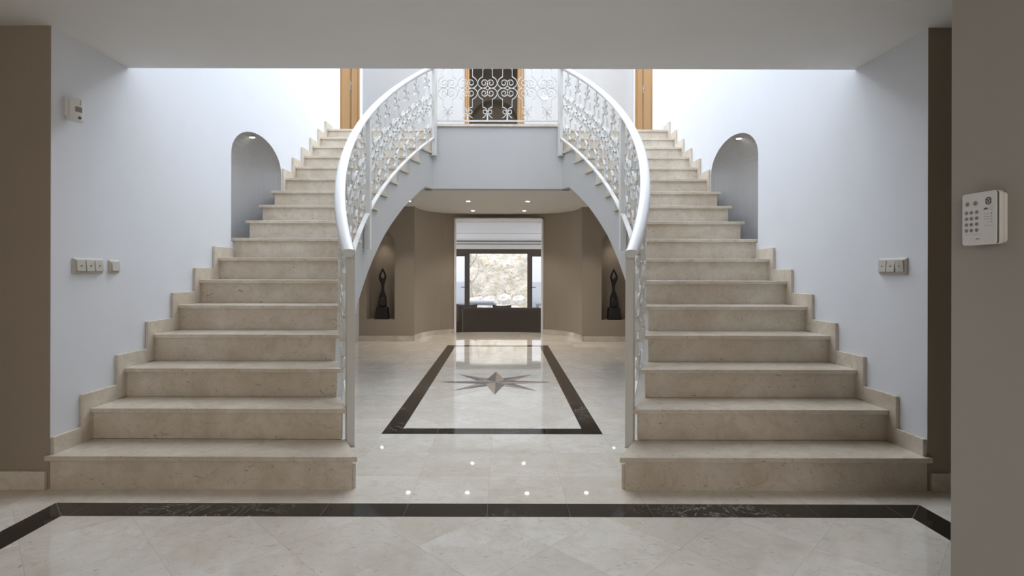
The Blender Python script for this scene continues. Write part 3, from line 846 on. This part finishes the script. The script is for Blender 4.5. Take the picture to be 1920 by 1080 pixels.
# (u,v) on the panel: u 0..1 left to right, v 0..1 bottom to top
def KP(u, v, off=0.0): return (XF-off, YL+(YR-YL)*u, ZB+(ZT-ZB)*v)
def text_mesh(txt, name, u, v, size, mat, parent):
    cu = bpy.data.curves.new('t', 'FONT'); cu.body = txt; cu.size = size; cu.align_x = 'CENTER'; cu.align_y = 'CENTER'; cu.extrude = 0.0002; cu.resolution_u = 3
    to = bpy.data.objects.new('t', cu); COL.objects.link(to)
    bpy.context.view_layer.update()
    me = bpy.data.meshes.new_from_object(to.evaluated_get(bpy.context.evaluated_depsgraph_get()))
    bpy.data.objects.remove(to); 
    x, y, z = KP(u, v, 0.0016)
    for vt in me.vertices:
        p = vt.co.copy(); vt.co = Vector((x-p.z, y-p.x, z+p.y))
    me.materials.clear(); me.materials.append(mat)
    o = bpy.data.objects.new(name, me); link(o, parent)
    if parent.type == 'EMPTY': o.matrix_parent_inverse = Matrix.Translation(-Vector(parent.location))
    return o
M_BTN = plain('pale grey rubber button', (0.33, 0.32, 0.31), 0.6)
U3 = (0.135, 0.285, 0.445); V4 = (0.63, 0.515, 0.40, 0.285)
digits = ['1', '2', '3', '4', '5', '6', '7', '8', '9', '*', '0', '#']
i = 0
for v in V4:
    for u in U3:
        b = bmesh.new(); lathe(b, [(0.0056, -0.0012), (0.0056, 0.0)], KP(u, v), 18, 'x')
        bt = obj('button', b, M_BTN, root)
        text_mesh(digits[i], 'digit', u, v, 0.0062, M_GREY_MARK, bt); i += 1
for u, t in ((0.165, 'x'), (0.405, 'o')):
    b = bmesh.new(); lathe(b, [(0.0068, -0.0012), (0.0068, 0.0)], KP(u, 0.80), 18, 'x')
    bt = obj('button', b, M_BTN, root); text_mesh(t, 'symbol', u, 0.80, 0.009, M_GREY_MARK, bt)
# round emblem: ring, eye outline, pupil
b = bmesh.new(); cx_, cy_, cz_ = KP(0.78, 0.815, 0.0006)
def flat_ring(bm, c, r0, r1, a0=0, a1=360, sq=1.0, seg=28):
    rows = []
    for k in range(seg+1):
        a = math.radians(a0+(a1-a0)*k/seg)
        rows.append([bm.verts.new((c[0], c[1]+math.cos(a)*r, c[2]+math.sin(a)*r*sq)) for r in (r0, r1)])
    for a, d in zip(rows, rows[1:]): bm.faces.new((a[0], a[1], d[1], d[0]))
flat_ring(b, (cx_, cy_, cz_), 0.0082, 0.0112, 20, 160); flat_ring(b, (cx_, cy_, cz_), 0.0082, 0.0112, 200, 340)
flat_ring(b, (cx_, cy_, cz_), 0.0062, 0.0098, 0, 180, 0.62); flat_ring(b, (cx_, cy_, cz_), 0.0062, 0.0098, 180, 360, 0.62)
flat_ring(b, (cx_, cy_, cz_), 0.0, 0.0030)
obj('round_emblem', b, M_GREY_MARK, root)
b = bmesh.new()
tube(b, [KP(0.655+0.0*k, 0.655, 0.0006) for k in (0, 1)][:1]+[KP(u, v, 0.0006) for u, v in ((0.665, 0.675), (0.685, 0.69), (0.70, 0.665), (0.715, 0.66), (0.735, 0.69), (0.752, 0.68), (0.755, 0.66))], 0.0010, 6)
obj('wave_letter_emblem', b, M_GREY_MARK, root)
b = bmesh.new(); flat_ring(b, KP(0.86, 0.675, 0.0006), 0.0046, 0.0052); obj('circle_mark', b, M_MIDGREY, root)
b = bmesh.new()
for j, v in enumerate((0.575, 0.525, 0.475, 0.42)):
    for k in range(6 if j < 3 else 3):
        u0 = (0.665 if j < 3 else 0.745)+0.028*k
        x, y, z = KP(u0, v, 0.0005); box(b, x-0.0001, x+0.0003, y-0.0009, y+0.0007, z-0.0006, z+0.0006)
    flat_ring(b, KP(0.87, v+0.003, 0.0006), 0.0014 if j else 0, 0.0024, seg=12)
x, y, z = KP(0.66, 0.355, 0.0005); x2, y2, z2 = KP(0.92, 0.355, 0.0005); box(b, x-0.0001, x+0.0003, y2, y, z-0.0004, z+0.0004)
x, y, z = KP(0.10, 0.205, 0.0005); x2, y2, z2 = KP(0.60, 0.205, 0.0005); box(b, x-0.0001, x+0.0003, y2, y, z-0.0002, z+0.0002)
obj('printed_lines', b, M_MIDGREY, root)
text_mesh('\u2022-\u2022', 'lower_symbol', 0.49, 0.115, 0.011, M_GREY_MARK, root)

# ------------------------------------------------------------------ living room
FZ = -0.5
b = bmesh.new(); box(b, -4.2, 4.2, 9.6, 16.2, FZ-0.2, FZ); struct('floor_living', b, M_LIVFLOOR)
b = bmesh.new(); box(b, -4.2, 4.2, 10.1, 16.3, 2.05, 2.25); box(b, -4.2, 4.2, 12.8, 12.92, 2.03, 2.05); struct('ceiling_living', b, M_OUTWHITE)
b = bmesh.new(); box(b, -4.4, -4.2, 9.3, 16.3, FZ, 2.4); struct('wall_living_left', b, M_WHITE)
b = bmesh.new(); box(b, 4.2, 4.4, 9.3, 16.3, FZ, 2.4); struct('wall_living_right', b, M_WHITE)
b = bmesh.new(); box(b, -4.2, -0.99, 9.98, 10.25, FZ, 2.05); box(b, 0.99, 4.2, 9.98, 10.25, FZ, 2.05)
struct('wall_living_near', b, M_WHITE)
b = bmesh.new(); box(b, -4.2, 4.2, 16.0, 16.2, 1.80, 2.05)
struct('wall_living_window', b, M_WHITE)
b = bmesh.new(); box(b, -4.0, 4.0, 15.84, 16.0, 1.96, 2.0); box(b, -4.0, 4.0, 15.9, 16.0, 1.80, 1.93); struct('trim_2', b, M_CORRC)
win = bpy.data.objects.new('window_1', None); COL.objects.link(win); win['kind'] = 'structure'
b = bmesh.new(); box(b, -4.0, 4.0, 15.98, 16.08, 1.66, 1.80); box(b, -4.0, 4.0, 15.98, 16.08, FZ, FZ+0.06)
obj('window_header', b, M_FRAME, win)
for x in (-0.965, 0.865, -2.9, 2.8):
    obj('mullion', bx(x-0.05, x+0.05, 15.97, 16.07, FZ+0.06, 1.66), M_FRAME, win, bevel=0.005)
for x0, x1 in ((-2.85, -1.015), (0.915, 2.75)):
    b = bmesh.new(); box(b, x0, x1, 16.0, 16.05, 1.58, 1.66); box(b, x0, x0+0.05, 16.0, 16.05, FZ+0.06, 1.58); box(b, x1-0.05, x1, 16.0, 16.05, FZ+0.06, 1.58)
    sash = obj('sliding_sash', b, M_FRAME, win)
for x0, x1 in ((-2.85, -1.015), (-0.915, 0.815), (0.915, 2.75)):
    obj('glass_pane', bx(x0, x1, 16.02, 16.026, FZ+0.06, 1.66), M_GLASS, win)
for x, d in ((-0.965, -1), (0.865, 1)):
    b = bmesh.new(); tube(b, [(x, 15.97, 0.64), (x, 15.93, 0.64), (x+d*0.2, 15.92, 0.66)], 0.011, 8); obj('window_handle', b, M_FRAME, win)

def sofa_like(name, label, cat, x0, x1, y0, y1, zt, mat, group=None, arms=True):
    root = thing(name, label, cat, group, ((x0+x1)/2, (y0+y1)/2, FZ))
    b = bx(x0, x1, y0, y0+0.2, FZ+0.12, zt)
    obj('backrest', b, mat, root, bevel=0.06)
    b = bx(x0+0.02, x1-0.02, y0+0.1, y1, FZ+0.1, FZ+0.42); obj('seat', b, mat, root, bevel=0.04)
    for a, c in ((x0, x0+0.16), (x1-0.16, x1)):
        obj('armrest', bx(a, c, y0+0.08, y1, FZ+0.1, FZ+0.60), mat, root, bevel=0.05)
    for x in (x0+0.08, x1-0.08):
        for y in (y0+0.08, y1-0.08): obj('leg', bx(x-0.025, x+0.025, y-0.025, y+0.025, FZ, FZ+0.12), M_FRAME, root)
sofa_like('sofa', 'dark brown sofa seen from behind through the doorway', 'sofa', -0.80, 0.925, 11.4, 12.3, 0.345, M_SOFA)
sofa_like('armchair', 'dark armchair left of the sofa in the far room', 'armchair', -1.95, -0.84, 12.4, 13.3, 0.20, M_SOFA, 'armchairs beside the sofa')
sofa_like('armchair', 'dark armchair right of the sofa in the far room', 'armchair', 0.98, 2.0, 12.4, 13.3, 0.20, M_SOFA, 'armchairs beside the sofa')
def cushion(x, y, z, wd, ht, mat, label):
    b = bmesh.new(); n = 8; grid = {}
    for sd in (-1, 1):
        for i in range(n+1):
            for j in range(n+1):
                u, v = i/n*2-1, j/n*2-1
                bul = (1-u**4)*(1-v**4)*0.07*sd
                pin = 1-0.10*(1-abs(u))*0 - 0.06*(abs(v) > .99)*(1-u*u)
                grid[sd, i, j] = b.verts.new((x+u*wd/2*(1-0.07*(1-v*v)), y+bul+v*0.05, z+v*ht/2*(1-0.10*(1-u*u))))
        for i in range(n):
            for j in range(n): b.faces.new((grid[sd, i, j], grid[sd, i+1, j], grid[sd, i+1, j+1], grid[sd, i, j+1]))
    bmesh.ops.remove_doubles(b, verts=b.verts, dist=0.0005)
    o = obj('cushion', b, mat, None, smooth=True); tag(o, label, 'cushion', 'sofa cushions')
cushion(-0.73, 11.70, 0.185, 0.50, 0.44, M_SOFA, 'dark cushion peeking over the left end of the sofa back')
cushion(0.06, 11.70, 0.18, 0.42, 0.42, M_SOFA, 'dark cushion peeking over the middle of the sofa back')

# ------------------------------------------------------------------ garden
b = bmesh.new(); box(b, -14, 14, 16.2, 21.5, FZ-0.3, FZ-0.02); tag(obj('terrace', b, M_TERR), kind='structure')
b = bmesh.new(); NX, NY = 90, 60
g = {}
for i in range(NX+1):
    for j in range(NY+1):
        x = -14+28*i/NX; y = 20.5+14*j/NY
        t = (y-20.5)
        z = FZ-0.1+ (0.25*min(t, 2) + 0.75*max(0, t-2))
        z += 0.35*pnoise(Vector((x*0.5, y*0.5, 0)))*min(1, t/2)+0.16*pnoise(Vector((x*1.7, y*1.7, 3)))+0.07*pnoise(Vector((x*4, y*4, 5)))
        g[i, j] = b.verts.new((x, y, z))
for i in range(NX):
    for j in range(NY): b.faces.new((g[i, j], g[i+1, j], g[i+1, j+1], g[i, j+1]))
o = obj('hillside', b, M_HILL, None, smooth=False, recalc=False); o['kind'] = 'structure'
def boulder(x, y, z, r, k, label):
    b = bmesh.new(); bmesh.ops.create_icosphere(b, subdivisions=3, radius=r)
    for v in b.verts:
        n_ = pnoise(v.co*(1.6/r)+Vector((k*7.1, 0, 0)))
        v.co *= 1+0.28*n_; v.co.z *= 0.75; v.co += Vector((x, y, z))
    tag(obj('boulder', b, M_BOULD), label, 'boulder', 'garden boulders')
bl = [(-0.42, 20.35, 0.00, 0.25, 'white boulder left of centre among the rocks behind the window'), (0.14, 20.55, 0.08, 0.25, 'large white boulder at the centre of the rocks behind the window'),
      (0.70, 20.4, 0.05, 0.24, 'white boulder near the right window bar'), (-0.12, 19.75, -0.27, 0.24, 'low white boulder just above the sofa back'),
      (0.50, 19.7, -0.29, 0.22, 'small low white boulder above the right half of the sofa back'), (-0.98, 20.4, -0.02, 0.24, 'white boulder behind the outdoor table'),
      (1.30, 20.4, 0.02, 0.26, 'white boulder behind the right window bar')]
for k, (x, y, z, r, lb) in enumerate(bl): boulder(x, y, z, r, k, lb)
tr = thing('bare_tree', 'thin bare pale tree on the hillside behind the left window bar', 'tree')
b = bmesh.new(); tube(b, catmull([(-1.1, 21.5, -0.3), (-1.25, 21.6, 0.5), (-1.35, 21.6, 1.2), (-1.2, 21.7, 2.2), (-1.4, 21.7, 3.4)], 5), [0.09-0.0028*k for k in range(21)], 8); obj('trunk', b, M_BARK, tr, smooth=True)
b = bmesh.new()
for a in ([(-1.34, 21.6, 1.2), (-1.0, 21.5, 1.7), (-0.85, 21.4, 2.4)], [(-1.2, 21.7, 2.1), (-1.6, 21.6, 2.5), (-1.8, 21.5, 3.0)], [(-1.25, 21.6, 0.6), (-0.95, 21.6, 1.0), (-0.9, 21.6, 1.5)]):
    tube(b, catmull(a, 4), [0.035-0.003*k for k in range(9)], 6)
obj('branch', b, M_BARK, tr, smooth=True)
b = bmesh.new()
for k in range(500):
    x = random.uniform(-2.5, 2.5); y = random.uniform(21.2, 27); t = y-20.5
    z = FZ-0.1+(0.25*min(t, 2)+0.75*max(0, t-2))+random.uniform(0.15, 0.5)
    v = [b.verts.new((x+random.uniform(-.06, .06), y+random.uniform(-.06, .06), z+random.uniform(-.05, .05))) for _ in range(3)]
    b.faces.new(v)
o = obj('dry_leaves', b, M_LEAF); tag(o, 'scattered dry ochre leaves and scrub on the pale hillside', 'leaves', kind='stuff')
for s, lb in ((-1, 'white rendered column outside behind the left window pane'), (1, 'white rendered column outside behind the right window pane')):
    xc = -1.28 if s < 0 else 1.17
    b = bx(xc-0.19, xc+0.19, 17.6, 18.0, FZ-0.02, 3.2); tag(obj('column', b, M_OUTWHITE, None, bevel=0.01), lb, 'column', 'terrace columns')
def out_table(x0, x1, y0, y1, zt, label):
    root = thing('outdoor_table', label, 'table', 'terrace tables', ((x0+x1)/2, (y0+y1)/2, FZ-0.02))
    obj('table_top', bx(x0, x1, y0, y1, zt-0.05, zt), M_OUTMET, root, bevel=0.008)
    for x in (x0+0.05, x1-0.05):
        for y in (y0+0.05, y1-0.05): obj('leg', bx(x-0.035, x+0.035, y-0.035, y+0.035, FZ-0.02, zt-0.05), M_OUTMET, root)
    obj('crossbar', bx(x0+0.05, x1-0.05, y0+0.04, y0+0.07, zt-0.22, zt-0.18), M_OUTMET, root)
out_table(-2.0, -0.12, 17.0, 17.5, 0.10, 'long blue grey outdoor table on the terrace left of the window')
out_table(1.15, 2.6, 17.0, 17.5, 0.10, 'blue grey outdoor table on the terrace right of the window')
for x, lb in ((-0.62, 'flat white outdoor cushion on the left terrace table'), (1.75, 'flat white outdoor cushion on the right terrace table')):
    b = bx(x-0.42, x+0.42, 17.02, 17.48, 0.10, 0.19); tag(obj('outdoor_cushion', b, M_OUTCUSH, None, bevel=0.035), lb, 'cushion', 'terrace cushions')
